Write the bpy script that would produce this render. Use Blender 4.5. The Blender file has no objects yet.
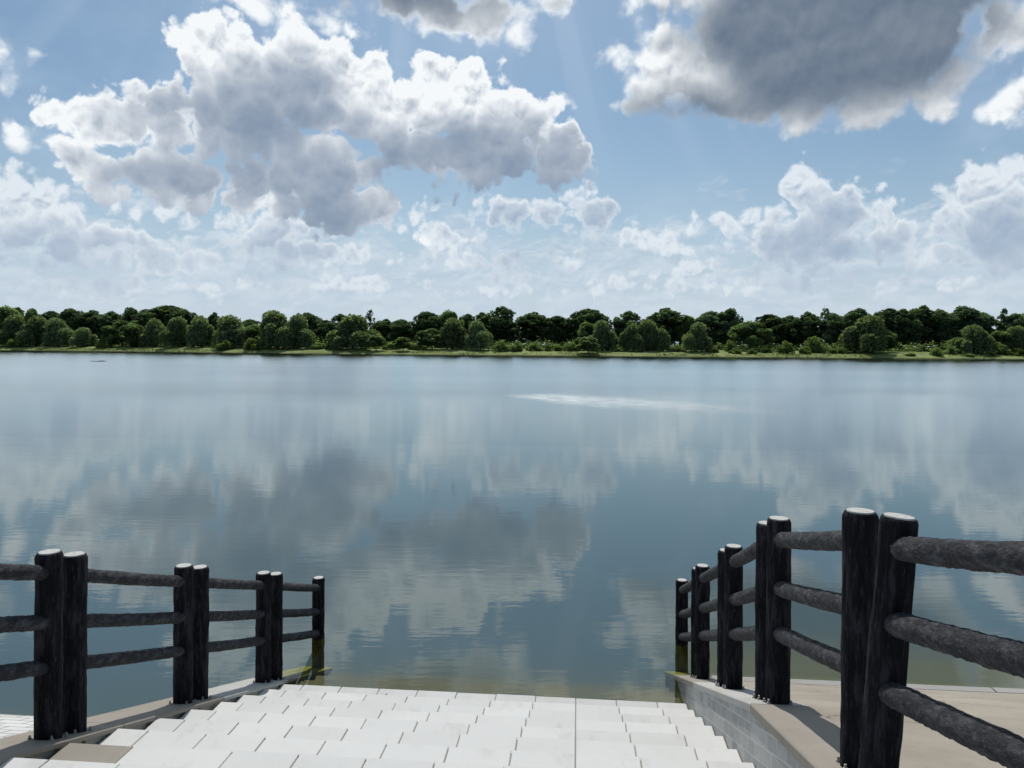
import bpy, math, random
import numpy as np
from mathutils import Vector, Matrix, noise as mn

random.seed(7)
rng = np.random.default_rng(11)
sc = bpy.context.scene
COL = sc.collection
R = math.radians

# ------------------------------------------------------------------ camera
CAM_Z = 3.77
F = 740.0
HORIZON, ROLL = 345.0, 0.35
cam_d = bpy.data.cameras.new('camera')
cam_d.sensor_width = 36.0
cam_d.lens = 36.0 * F / 1024.0
cam_d.clip_end = 20000.0
cam_d.clip_start = 0.05
cam_d.shift_y = (HORIZON - 384.0) / 1024.0
cam = bpy.data.objects.new('camera', cam_d)
COL.objects.link(cam)
CM = Matrix.Rotation(R(90), 4, 'X') @ Matrix.Rotation(R(ROLL), 4, 'Z')
cam.matrix_world = Matrix.Translation((0, 0, CAM_Z)) @ CM
sc.camera = cam


def ray(px, py):
    return (CM.to_3x3() @ Vector(((px - 512) / F, (HORIZON - py) / F, -1.0)))


# ------------------------------------------------------------------ exposure
sc.render.engine = 'CYCLES'
sc.view_settings.view_transform = 'Standard'
sc.view_settings.look = 'None'
sc.view_settings.gamma = 1.0
sc.view_settings.exposure = 0.0
sc.view_settings.use_curve_mapping = False
sc.cycles.caustics_reflective = False
sc.cycles.caustics_refractive = False
sc.cycles.max_bounces = 6
sc.cycles.diffuse_bounces = 3
sc.cycles.glossy_bounces = 3
sc.cycles.transparent_max_bounces = 8
sc.cycles.transmission_bounces = 4

SUN_EL, SUN_AZ = 57.0, -5.0


# ------------------------------------------------------------------ node helper
class NT:
    def __init__(self, tree):
        self.t = tree
        self.n = tree.nodes
        self.l = tree.links

    def new(self, kind, **kw):
        n = self.n.new(kind)
        for k, v in kw.items():
            setattr(n, k, v)
        return n

    def put(self, sock, v):
        if isinstance(v, bpy.types.NodeSocket):
            self.l.new(v, sock)
        elif v is not None:
            sock.default_value = v

    def m(self, op, a, b=None, c=None, clamp=False):
        n = self.new('ShaderNodeMath', operation=op, use_clamp=clamp)
        for s, v in zip(n.inputs, (a, b, c)):
            self.put(s, v)
        return n.outputs[0]

    def v(self, op, a, b=None, c=None, scale=None):
        n = self.new('ShaderNodeVectorMath', operation=op)
        for s, v in zip(n.inputs, (a, b, c)):
            self.put(s, v)
        if scale is not None:
            self.put(n.inputs['Scale'], scale)
        return n.outputs['Value'] if op in ('LENGTH', 'DOT_PRODUCT', 'DISTANCE') else n.outputs[0]

    def step(self, x, a, b, lo=0.0, hi=1.0, smooth=True):
        n = self.new('ShaderNodeMapRange', interpolation_type='SMOOTHSTEP' if smooth else 'LINEAR')
        n.clamp = True
        self.put(n.inputs['Value'], x)
        for k, v in (('From Min', a), ('From Max', b), ('To Min', lo), ('To Max', hi)):
            self.put(n.inputs[k], v)
        return n.outputs[0]

    def mix(self, f, a, b, blend='MIX'):
        n = self.new('ShaderNodeMix', data_type='RGBA', blend_type=blend)
        self.put(n.inputs[0], f)
        self.put(n.inputs[6], a)
        self.put(n.inputs[7], b)
        return n.outputs[2]

    def noise(self, vec, scale, detail=3.0, rough=0.55, dim='3D', out=0, dist=0.0):
        n = self.new('ShaderNodeTexNoise', noise_dimensions=dim)
        self.put(n.inputs['Vector'], vec)
        self.put(n.inputs['Scale'], scale)
        self.put(n.inputs['Detail'], detail)
        self.put(n.inputs['Roughness'], rough)
        self.put(n.inputs['Distortion'], dist)
        return n.outputs[out]

    def voro(self, vec, scale, detail=0.0, rough=0.5, dim='2D', feature='F1'):
        n = self.new('ShaderNodeTexVoronoi', voronoi_dimensions=dim, feature=feature)
        self.put(n.inputs['Vector'], vec)
        self.put(n.inputs['Scale'], scale)
        self.put(n.inputs['Detail'], detail)
        self.put(n.inputs['Roughness'], rough)
        return n.outputs['Distance']


def rgb(r, g, b):
    return (r, g, b, 1.0)


def srgb(r, g, b):
    f = lambda c: (c / 255 / 12.92) if c <= 10 else ((c / 255 + 0.055) / 1.055) ** 2.4
    return (f(r), f(g), f(b), 1.0)


# ------------------------------------------------------------------ sky with cumulus clouds
world = bpy.data.worlds.new('World')
sc.world = world
world.use_nodes = True


def build_sky():
    wt = world.node_tree
    wt.nodes.clear()
    N = NT(wt)
    out = N.new('ShaderNodeOutputWorld')
    sky = N.new('ShaderNodeTexSky', sky_type='NISHITA')
    sky.sun_disc = False
    sky.sun_elevation = R(SUN_EL)
    sky.sun_rotation = R(SUN_AZ)
    sky.altitude = 0.0
    sky.air_density = 1.0
    sky.dust_density = 1.6
    sky.ozone_density = 1.2
    tc = N.new('ShaderNodeTexCoord')
    sep = N.new('ShaderNodeSeparateXYZ')
    N.l.new(tc.outputs['Generated'], sep.inputs[0])
    az = N.m('ARCTAN2', sep.outputs[0], sep.outputs[1])
    el = N.m('ARCSINE', sep.outputs[2])
    comb = N.new('ShaderNodeCombineXYZ')
    N.l.new(N.m('MULTIPLY', az, F / 100), comb.inputs[0])
    N.l.new(N.m('MULTIPLY', el, F / 100), comb.inputs[1])
    P = comb.outputs[0]            # sky direction in steps of 100 / 740 radian
    V = N.m('MULTIPLY', el, F / 100)

    def to_dir(px, py):
        d = ray(px, py).normalized()
        return math.atan2(d.x, d.y) * F / 100, math.asin(d.z) * F / 100

    def field(Pv, blobs, k=0.12):
        acc = None
        for (px, py, rx, ry) in blobs:
            cx, cy = to_dir(px, py)
            d = ray(px, py).normalized()
            q = math.sqrt(d.x * d.x + d.y * d.y)
            cosx = 1.0 / math.hypot(1.0, (px - 512) / F)
            ax, ay = rx / 100 * cosx ** 1.5, ry / 100 * cosx
            L = N.v('LENGTH', N.v('MULTIPLY_ADD', Pv, (1 / ax, 1 / ay, 0), (-cx / ax, -cy / ay, 0)))
            s = N.m('MULTIPLY_ADD', L, min(ax, ay), -min(ax, ay))
            acc = s if acc is None else N.m('SMOOTH_MIN', acc, s, k)
        return acc

    sun_up = (-0.10, 0.42, 0)

    def layer(blobs, shades, seed, nscale, warp, bill, edge, lit, dark, fine=0.05, occ=(0.05, 0.55), smax=1.0, embk=2.6, shr=(-0.34, 0.16), shb=0.6, und=0.62, ocb=0.8):
        Pn = N.v('ADD', P, (seed * 7.3, seed * 3.1, 0))
        wn = N.noise(Pn, 1.5 * nscale, 4.0, 0.5, '2D', out=1)
        Wv = N.v('SUBTRACT', wn, (0.5, 0.5, 0.5))
        Pw = N.v('MULTIPLY_ADD', Wv, (warp, warp, 0), P)
        sd = field(Pw, blobs)
        sd2 = field(N.v('ADD', Pw, sun_up), blobs)
        Pb = N.v('MULTIPLY_ADD', Wv, (warp * 0.8, warp * 0.8, 0), Pn)
        # heaped, rounded heads: each cell of the pattern is one bump, smaller ones ride on it
        b1 = N.m('SUBTRACT', 0.40, N.m('MULTIPLY', N.voro(Pb, 2.2 * nscale, 4.0, 0.44), 0.573))
        b2 = N.m('SUBTRACT', 0.40, N.m('MULTIPLY', N.voro(N.v('ADD', Pb, (-0.02 / nscale, 0.08 / nscale, 0)), 2.2 * nscale, 4.0, 0.44), 0.573))
        fn = N.m('SUBTRACT', N.noise(Pn, 8.0 * nscale, 5.0, 0.6, '2D'), 0.5)
        D = N.m('MULTIPLY_ADD', b1, bill, N.m('MULTIPLY', sd, -1.0))
        D = N.m('MULTIPLY_ADD', fn, fine * 2, D)
        alpha = N.step(D, -edge * 0.5, edge)
        emb = N.m('MULTIPLY', N.m('SUBTRACT', b1, b2), embk)
        ocl = N.step(N.m('MULTIPLY_ADD', b1, bill * ocb, N.m('MULTIPLY', sd2, -1.0)), occ[0], occ[1])
        light = N.m('MULTIPLY_ADD', ocl, -0.52, 1.0)
        if shades:
            sh = field(Pw, shades, 0.2)
            shv = N.step(N.m('MULTIPLY_ADD', b1, bill * shb, N.m('MULTIPLY', sh, -1.0)), shr[0], shr[1])
            light = N.m('MULTIPLY', light, N.m('MULTIPLY_ADD', shv, -smax, 1.0))
        # bumps read on their sunward side; the deep shade stays soft
        light = N.m('MULTIPLY_ADD', emb, N.m('MULTIPLY_ADD', N.m('POWER', N.m('MAXIMUM', light, 0.0), 1.5), 0.92, 0.06), light)
        light = N.m('MULTIPLY_ADD', fn, N.m('MULTIPLY_ADD', N.m('MAXIMUM', light, 0.0), 0.10, 0.03), light)
        grad = N.m('SUBTRACT', sd2, sd)          # below zero on the undersides
        light = N.m('MULTIPLY', light, N.step(grad, -0.30, 0.05, und, 1.0))
        rim = N.m('MULTIPLY', N.step(D, 0.0, 0.12, 0.5, 0.0), N.m('MULTIPLY', N.step(ocl, 0.0, 0.6, 1.0, 0.1), N.step(grad, -0.15, 0.2)))
        light = N.m('ADD', light, rim)
        light = N.m('MAXIMUM', N.m('MINIMUM', light, 1.0), 0.0)
        return N.mix(light, dark, lit), alpha

    # the clouds, nearest overhead first
    top = [(830, 40, 170, 78), (770, 100, 70, 30), (690, 78, 62, 42), (655, 62, 26, 22), (905, 85, 55, 34), (985, 35, 45, 42),
           (1005, 105, 24, 18), (410, 8, 80, 20), (462, 20, 55, 24), (285, 2, 60, 16), (525, 6, 34, 14), (6, 92, 22, 30), (16, 130, 12, 12),
           (600, 52, 9, 6), (617, 101, 17, 5), (830, -80, 230, 90), (300, -120, 170, 60), (80, -190, 120, 60), (1100, -60, 90, 60), (560, -240, 200, 70)]
    top_sh = [(850, 38, 128, 62), (790, 20, 90, 40), (800, 92, 50, 20), (690, 108, 40, 10), (415, -6, 62, 13), (880, -80, 170, 70), (300, -105, 120, 40)]
    mid = [(212, 42, 38, 30), (250, 78, 62, 52), (305, 72, 66, 46), (345, 88, 48, 42), (230, 118, 90, 30), (72, 112, 32, 24), (112, 122, 58, 32),
           (160, 118, 46, 28), (180, 178, 112, 26), (92, 168, 44, 26), (380, 110, 56, 36), (428, 70, 22, 18), (452, 98, 52, 40),
           (505, 122, 56, 40), (552, 152, 42, 30), (470, 158, 108, 30), (320, 168, 52, 46), (352, 208, 44, 34), (330, 130, 50, 28), (412, 142, 44, 28), (150, 152, 90, 14), (270, 190, 60, 28), (388, 236, 26, 9)]
    mid_sh = [(250, 122, 95, 26), (225, 182, 100, 22), (485, 166, 118, 40), (320, 190, 48, 42), (300, 85, 30, 22), (345, 222, 40, 22), (262, 92, 40, 18)]
    low = [(15, 215, 66, 40), (88, 240, 56, 26), (0, 190, 26, 26), (160, 256, 66, 20), (270, 230, 46, 25), (310, 255, 66, 16), (520, 212, 44, 19),
           (590, 210, 32, 20), (510, 266, 28, 13), (630, 236, 30, 10), (668, 244, 22, 12), (414, 210, 13, 8), (166, 212, 34, 7),
           (802, 192, 26, 26), (832, 214, 54, 30), (884, 236, 58, 22), (738, 224, 40, 11), (800, 242, 66, 30), (984, 198, 42, 36), (1014, 232, 56, 44),
           (940, 252, 36, 18), (1022, 176, 24, 18), (700, 268, 40, 9), (455, 262, 26, 9), (440, 238, 40, 13), (480, 288, 46, 8), (570, 262, 30, 10), (350, 286, 50, 9), (235, 288, 50, 9), (640, 288, 44, 7), (120, 290, 60, 9), (760, 284, 50, 8), (900, 284, 60, 9)]
    low_sh = [(800, 250, 58, 18), (880, 246, 44, 12), (1000, 236, 50, 26), (60, 250, 90, 14), (280, 246, 44, 12), (520, 222, 34, 9), (600, 216, 22, 9), (512, 272, 20, 6), (832, 220, 28, 16)]

    white = tuple(1.05 * c for c in srgb(240, 244, 247)[:3]) + (1.0,)
    c_top, a_top = layer(top, top_sh, 1.0, 1.0, 0.30, 0.66, 0.12, white, srgb(100, 117, 137), fine=0.035, occ=(0.5, 1.4), smax=0.94, shr=(-0.30, 0.12), shb=0.16, und=0.85, ocb=0.4)
    c_mid, a_mid = layer(mid, mid_sh, 2.0, 1.5, 0.22, 0.50, 0.05, white, srgb(122, 142, 167), fine=0.028, occ=(0.10, 0.60), smax=0.80)
    c_low, a_low = layer(low, low_sh, 3.0, 2.2, 0.18, 0.38, 0.07, srgb(231, 238, 244), srgb(134, 157, 186), fine=0.028, occ=(0.02, 0.34), smax=0.75)

    # far, flattened cloud banks towards the horizon
    Ph = N.v('MULTIPLY', P, (1.0, 2.0, 0))
    Ph = N.v('MULTIPLY_ADD', N.noise(Ph, 1.4, 4.0, 0.55, '2D', out=1), (0.5, 0.5, 0), Ph)
    h1 = N.noise(Ph, 1.9, 6.0, 0.58, '2D')
    h2 = N.noise(N.v('ADD', Ph, (-0.02, 0.10, 0)), 1.9, 6.0, 0.58, '2D')
    hw = N.step(V, 0.6, 1.7, 0.12, -0.20)
    a_far = N.m('MULTIPLY', N.step(N.m('ADD', h1, hw), 0.42, 0.62), N.step(V, 1.2, 2.0, 0.70, 0.0))
    l_far = N.m('MULTIPLY_ADD', N.m('SUBTRACT', h1, h2), 3.2, 0.55, clamp=True)
    c_far = N.mix(l_far, srgb(172, 191, 212), srgb(212, 224, 234))
    # high sky beyond the frame: scattered cumulus that only the water mirrors
    Pt = N.v('MULTIPLY', tc.outputs['Generated'], (4.0, 4.0, 4.0))
    t1 = N.noise(Pt, 1.0, 6.0, 0.6)
    a_hi = N.m('MULTIPLY', N.step(t1, 0.50, 0.60), N.step(V, 4.2, 5.2))
    c_hi = N.mix(N.step(t1, 0.53, 0.7), srgb(232, 238, 243), srgb(130, 145, 162))

    haze = N.step(V, -0.2, 2.4, 0.75, 0.0)
    # faint thin veil
    veil = N.m('MULTIPLY', N.step(N.noise(N.v('MULTIPLY', P, (0.5, 0.8, 0)), 0.9, 5.0, 0.6, '2D'), 0.42, 0.75), 0.30)

    bg_sky = N.new('ShaderNodeBackground')
    tint = N.mix(1.0, sky.outputs[0], rgb(0.64, 0.79, 0.84), 'MULTIPLY')
    N.l.new(tint, bg_sky.inputs[0])
    bg_sky.inputs[1].default_value = 0.10

    cur = bg_sky.outputs[0]

    def over(col, fac, strength=1.0):
        nonlocal cur
        b = N.new('ShaderNodeBackground')
        N.put(b.inputs[0], col)
        b.inputs[1].default_value = strength
        mx = N.new('ShaderNodeMixShader')
        N.put(mx.inputs[0], fac)
        N.l.new(cur, mx.inputs[1])
        N.l.new(b.outputs[0], mx.inputs[2])
        cur = mx.outputs[0]

    over(srgb(188, 207, 225), haze)
    over(srgb(190, 210, 230), veil)
    # faint shafts of light fanning down from behind the high cloud
    su, sv_ = SUN_AZ * math.pi / 180 * F / 100, SUN_EL * math.pi / 180 * F / 100
    sp = N.new('ShaderNodeSeparateXYZ')
    N.l.new(P, sp.inputs[0])
    ang = N.m('ARCTAN2', N.m('SUBTRACT', sp.outputs[0], su), N.m('SUBTRACT', sv_, sp.outputs[1]))
    ca = N.new('ShaderNodeCombineXYZ')
    N.l.new(ang, ca.inputs[0])
    shaft = N.m('MULTIPLY', N.step(N.noise(ca.outputs[0], 13.0, 2.0, 0.5, '2D'), 0.46, 0.72), N.step(V, 1.0, 3.2, 0.0, 0.20))
    over(srgb(205, 222, 238), shaft)
    over(c_far, a_far)
    over(c_hi, a_hi)
    over(c_low, N.m('MULTIPLY', a_low, 0.88))
    over(c_mid, a_mid)
    over(c_top, a_top)
    over(srgb(204, 217, 229), N.step(V, 0.0, 1.4, 0.6, 0.0))
    N.l.new(cur, out.inputs[0])


build_sky()

sun_d = bpy.data.lights.new('sun', 'SUN')
sun_d.energy = 3.4
sun_d.angle = R(0.53)
sun_d.color = (1.0, 0.96, 0.90)
sun = bpy.data.objects.new('sun', sun_d)
COL.objects.link(sun)
sv = Vector((math.sin(R(SUN_AZ)) * math.cos(R(SUN_EL)), math.cos(R(SUN_AZ)) * math.cos(R(SUN_EL)), math.sin(R(SUN_EL))))
sun.rotation_euler = sv.to_track_quat('Z', 'Y').to_euler()
sun.location = (0, 0, 60)

# ------------------------------------------------------------------ shore axes: t along the shore, s out to the lake, z up (water at z = 0)
DX, DY = 0.0888, 0.99605


def W(t, s, z=0.0):
    return Vector((DY * t + DX * s, -DX * t + DY * s, z))


# ------------------------------------------------------------------ mesh helpers
class MB:
    def __init__(self):
        self.v, self.f, self.mi, self.tone = [], [], [], []

    def face(self, idx, m=0, tone=0.5):
        self.f.append(tuple(idx)); self.mi.append(m); self.tone.append(tone)

    def vert(self, p):
        self.v.append(tuple(p)); return len(self.v) - 1

    def box(self, t0, t1, s0, s1, z0, z1, m=0, tone=0.5, bev=0.0, ztop=None):
        """a box on the shore axes; ztop(s) tilts the top; bev chamfers the top edges"""
        f = ztop or (lambda s: z1)
        b = bev
        lo = [W(t0, s0, z0), W(t1, s0, z0), W(t1, s1, z0), W(t0, s1, z0)]
        mid = [W(t0, s0, f(s0) - b), W(t1, s0, f(s0) - b), W(t1, s1, f(s1) - b), W(t0, s1, f(s1) - b)]
        top = [W(t0 + b, s0 + b, f(s0 + b)), W(t1 - b, s0 + b, f(s0 + b)), W(t1 - b, s1 - b, f(s1 - b)), W(t0 + b, s1 - b, f(s1 - b))]
        rings = [lo, top] if b == 0 else [lo, mid, top]
        ids = [[self.vert(p) for p in r] for r in rings]
        for a, c in zip(ids, ids[1:]):
            for i in range(4):
                j = (i + 1) % 4
                self.face((a[i], a[j], c[j], c[i]), m, tone)
        self.face(ids[-1], m, tone)
        self.face(ids[0][::-1], m, tone)

    def build(self, name, mats, parent=None, smooth=False):
        me = bpy.data.meshes.new(name)
        base = parent_world(parent) if parent else Vector((0, 0, 0))
        me.from_pydata([tuple(Vector(p) - base) for p in self.v], [], self.f)
        if not isinstance(mats, (list, tuple)):
            mats = [mats]
        for m in mats:
            me.materials.append(m)
        me.polygons.foreach_set('material_index', self.mi)
        at = me.attributes.new('tone', 'FLOAT', 'FACE')
        at.data.foreach_set('value', self.tone)
        if smooth:
            me.polygons.foreach_set('use_smooth', [True] * len(self.f))
        me.update()
        o = bpy.data.objects.new(name, me)
        COL.objects.link(o)
        if parent:
            o.parent = parent
        return o


def parent_world(p):
    v = Vector((0, 0, 0))
    while p:
        v += p.location
        p = p.parent
    return v


def tag(o, label=None, cat=None, group=None, kind=None):
    for k, v in (('label', label), ('category', cat), ('group', group), ('kind', kind)):
        if v:
            o[k] = v
    return o


def thing(name, loc, label, cat, group=None):
    o = bpy.data.objects.new(name, None)
    o.empty_display_size = 0.2
    COL.objects.link(o)
    o.location = loc
    return tag(o, label, cat, group)


# ------------------------------------------------------------------ materials
def material(name):
    m = bpy.data.materials.new(name)
    m.use_nodes = True
    t = m.node_tree
    t.nodes.clear()
    N = NT(t)
    out = N.new('ShaderNodeOutputMaterial')
    return m, N, out


def principled(N, col, rough=0.8, spec=0.4, normal=None):
    p = N.new('ShaderNodeBsdfPrincipled')
    N.put(p.inputs['Base Color'], col)
    N.put(p.inputs['Roughness'], rough)
    N.put(p.inputs['Specular IOR Level'], spec)
    if normal is not None:
        N.put(p.inputs['Normal'], normal)
    return p.outputs[0]


def bump(N, h, strength=0.4, dist=0.01):
    b = N.new('ShaderNodeBump')
    N.put(b.inputs['Strength'], strength)
    N.put(b.inputs['Distance'], dist)
    N.put(b.inputs['Height'], h)
    return b.outputs[0]


def geo(N):
    return N.new('ShaderNodeNewGeometry').outputs['Position']


def tone_attr(N):
    return N.new('ShaderNodeAttribute', attribute_name='tone').outputs['Fac']


def shore_uv(N):
    """position turned onto the shore axes"""
    p = geo(N)
    t = N.v('DOT_PRODUCT', p, (DY, -DX, 0))
    s = N.v('DOT_PRODUCT', p, (DX, DY, 0))
    sep = N.new('ShaderNodeSeparateXYZ')
    N.l.new(p, sep.inputs[0])
    return t, s, sep.outputs[2]


def stone_mat(name, base, dark, speck=0.25, rough=0.85, algae=True, spec=0.25, silt_murk=True):
    m, N, out = material(name)
    p = geo(N)
    big = N.noise(p, 1.3, 5.0, 0.6)
    mid = N.noise(p, 9.0, 5.0, 0.6)
    fine = N.noise(p, 160.0, 3.0, 0.7)
    c = N.mix(N.m('MULTIPLY', N.step(big, 0.42, 0.72), 0.45), base, dark)
    c = N.mix(N.m('MULTIPLY', N.step(mid, 0.56, 0.75), 0.35), c, dark)
    c = N.mix(N.m('MULTIPLY', N.step(fine, 0.54, 0.70), speck), c, tuple(0.45 * x for x in dark[:3]) + (1,))
    st = N.noise(N.v('MULTIPLY', p, (2.2, 0.9, 1.0)), 1.6, 6.0, 0.68)
    c = N.mix(N.m('MULTIPLY', N.step(st, 0.54, 0.70), 0.30), c, tuple(0.72 * x for x in dark[:3]) + (1,))
    sp = N.new('ShaderNodeSeparateXYZ')
    N.l.new(p, sp.inputs[0])
    damp = N.m('MULTIPLY', N.step(N.m('MULTIPLY_ADD', N.m('SUBTRACT', st, 0.5), 0.25, sp.outputs[2]), 0.20, 0.06), 0.40)
    c = N.mix(damp, c, tuple(0.62 * x for x in dark[:3]) + (1,))
    tn = N.m('MULTIPLY_ADD', tone_attr(N), 0.10, 0.95)
    cx = N.new('ShaderNodeCombineXYZ')
    for i in range(3):
        N.l.new(tn, cx.inputs[i])
    c = N.mix(1.0, c, cx.outputs[0], 'MULTIPLY')
    sep = N.new('ShaderNodeSeparateXYZ')
    N.l.new(p, sep.inputs[0])
    zz = N.m('MULTIPLY_ADD', N.m('SUBTRACT', mid, 0.5), 0.06, sep.outputs[2])
    if algae:   # slime below the usual water line
        c = N.mix(N.step(zz, 0.03, -0.02), c, N.mix(mid, rgb(0.120, 0.112, 0.040) if silt_murk else rgb(0.20, 0.19, 0.02), rgb(0.145, 0.132, 0.060) if silt_murk else rgb(0.26, 0.24, 0.03)))
        if silt_murk:  # haze of murky water painted into the colour, stronger with depth
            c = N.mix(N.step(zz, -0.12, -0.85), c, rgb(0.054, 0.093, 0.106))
    nrm = bump(N, N.m('MULTIPLY_ADD', fine, 0.5, N.m('MULTIPLY', mid, 0.8)), 0.35, 0.004)
    N.l.new(principled(N, c, rough, spec, nrm), out.inputs[0])
    return m


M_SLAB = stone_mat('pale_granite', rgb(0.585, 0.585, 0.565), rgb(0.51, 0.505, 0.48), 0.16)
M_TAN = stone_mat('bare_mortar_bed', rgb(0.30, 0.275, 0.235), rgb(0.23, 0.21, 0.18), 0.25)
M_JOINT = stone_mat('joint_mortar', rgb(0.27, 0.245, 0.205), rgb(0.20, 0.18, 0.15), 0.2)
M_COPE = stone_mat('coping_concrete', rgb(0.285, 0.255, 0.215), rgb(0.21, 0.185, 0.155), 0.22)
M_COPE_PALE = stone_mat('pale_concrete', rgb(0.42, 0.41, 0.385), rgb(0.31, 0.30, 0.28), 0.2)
M_ROUGH = stone_mat('rubble_stone', rgb(0.24, 0.25, 0.22), rgb(0.09, 0.10, 0.08), 0.35, silt_murk=False)
M_COPE_WET = stone_mat('waterline_concrete', rgb(0.285, 0.255, 0.215), rgb(0.16, 0.15, 0.10), 0.22, silt_murk=False)


def block_mat():
    """grey split blocks laid along the slope of the wall"""
    m, N, out = material('grey_block')
    t, s, z = shore_uv(N)
    cx = N.new('ShaderNodeCombineXYZ')
    N.l.new(s, cx.inputs[0])
    N.l.new(N.m('MULTIPLY_ADD', s, 0.36, z), cx.inputs[1])
    br = N.new('ShaderNodeTexBrick')
    N.l.new(cx.outputs[0], br.inputs['Vector'])
    br.offset = 0.5
    for k, v in (('Scale', 1.0), ('Mortar Size', 0.006), ('Mortar Smooth', 0.2), ('Bias', 0.0), ('Brick Width', 0.20), ('Row Height', 0.10)):
        br.inputs[k].default_value = v
    br.inputs['Color1'].default_value = rgb(0.55, 0.54, 0.51)
    br.inputs['Color2'].default_value = rgb(0.38, 0.375, 0.36)
    br.inputs['Mortar'].default_value = rgb(0.62, 0.61, 0.58)
    p = geo(N)
    n1 = N.noise(p, 24.0, 5.0, 0.65)
    c = N.mix(N.m('MULTIPLY', N.step(n1, 0.45, 0.75), 0.45), br.outputs[0], rgb(0.27, 0.27, 0.265))
    c = N.mix(N.m('MULTIPLY', N.step(N.m('MULTIPLY_ADD', N.m('SUBTRACT', n1, 0.5), 0.5, z), 0.42, 0.12), 0.5), c, rgb(0.16, 0.155, 0.12))
    c = N.mix(N.step(z, 0.05, -0.02), c, rgb(0.22, 0.21, 0.03))
    h = N.m('MULTIPLY_ADD', n1, 0.35, N.m('MULTIPLY', br.outputs['Fac'], -0.8))
    N.l.new(principled(N, c, 0.9, 0.2, bump(N, h, 0.7, 0.012)), out.inputs[0])
    return m


M_BLOCK = block_mat()


def slope_mat():
    """cast concrete bank, green slime where the lake laps over it"""
    m, N, out = material('bank_concrete')
    t, s, z = shore_uv(N)
    p = geo(N)
    a = N.noise(p, 0.8, 6.0, 0.6)
    b = N.noise(p, 14.0, 5.0, 0.65)
    f = N.noise(p, 140.0, 2.0, 0.6)
    c = N.mix(N.step(a, 0.35, 0.7), rgb(0.35, 0.312, 0.258), rgb(0.255, 0.225, 0.182))
    c = N.mix(N.m('MULTIPLY', N.step(b, 0.5, 0.8), 0.5), c, rgb(0.19, 0.168, 0.135))
    c = N.mix(N.m('MULTIPLY', N.step(f, 0.55, 0.7), 0.25), c, rgb(0.12, 0.11, 0.09))
    ck = N.voro(N.v('MULTIPLY_ADD', N.noise(p, 2.5, 4.0, 0.6, out=1), (0.5, 0.5, 0.0), p), 0.55, dim='3D', feature='DISTANCE_TO_EDGE')
    c = N.mix(N.m('MULTIPLY', N.step(ck, 0.010, 0.003), 0.6), c, rgb(0.07, 0.062, 0.05))
    zz = N.m('MULTIPLY_ADD', N.m('SUBTRACT', b, 0.5), 0.05, z)
    c = N.mix(N.step(zz, 0.015, -0.01), c, N.mix(N.step(t, -3.7, -3.4), rgb(0.075, 0.10, 0.085), rgb(0.17, 0.185, 0.055)))
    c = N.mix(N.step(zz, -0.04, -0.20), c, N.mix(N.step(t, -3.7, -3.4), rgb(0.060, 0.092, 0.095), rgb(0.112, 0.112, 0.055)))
    c = N.mix(N.step(zz, -0.28, -0.72), c, rgb(0.054, 0.093, 0.106))  # teal of the cloudy water above, painted on by depth
    N.l.new(principled(N, c, 0.9, 0.2, bump(N, N.m('MULTIPLY_ADD', f, 0.4, b), 0.4, 0.006)), out.inputs[0])
    return m


M_SLOPE = slope_mat()


def paving_slope_mat():
    m, N, out = material('white_paving')
    t, s, z = shore_uv(N)
    cx = N.new('ShaderNodeCombineXYZ')
    N.l.new(t, cx.inputs[0]); N.l.new(s, cx.inputs[1])
    br = N.new('ShaderNodeTexBrick')
    N.l.new(cx.outputs[0], br.inputs['Vector'])
    br.offset = 0.5
    for k, v in (('Scale', 1.0), ('Mortar Size', 0.008), ('Mortar Smooth', 0.1), ('Bias', 0.0), ('Brick Width', 0.30), ('Row Height', 0.15)):
        br.inputs[k].default_value = v
    br.inputs['Color1'].default_value = rgb(0.60, 0.60, 0.58)
    br.inputs['Color2'].default_value = rgb(0.52, 0.52, 0.50)
    br.inputs['Mortar'].default_value = rgb(0.17, 0.165, 0.15)
    p = geo(N)
    n1 = N.noise(p, 12.0, 5.0, 0.65)
    c = N.mix(N.m('MULTIPLY', N.step(n1, 0.5, 0.8), 0.4), br.outputs[0], rgb(0.35, 0.34, 0.31))
    c = N.mix(N.step(z, 0.02, -0.03), c, rgb(0.10, 0.12, 0.08))
    c = N.mix(N.step(z, -0.05, -0.8), c, rgb(0.054, 0.093, 0.106))  # sunken paving tinted by depth, standing in for haze in the water
    N.l.new(principled(N, c, 0.85, 0.25, bump(N, N.m('MULTIPLY', br.outputs['Fac'], -1.0), 0.6, 0.01)), out.inputs[0])
    return m


M_PAVE = paving_slope_mat()


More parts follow.
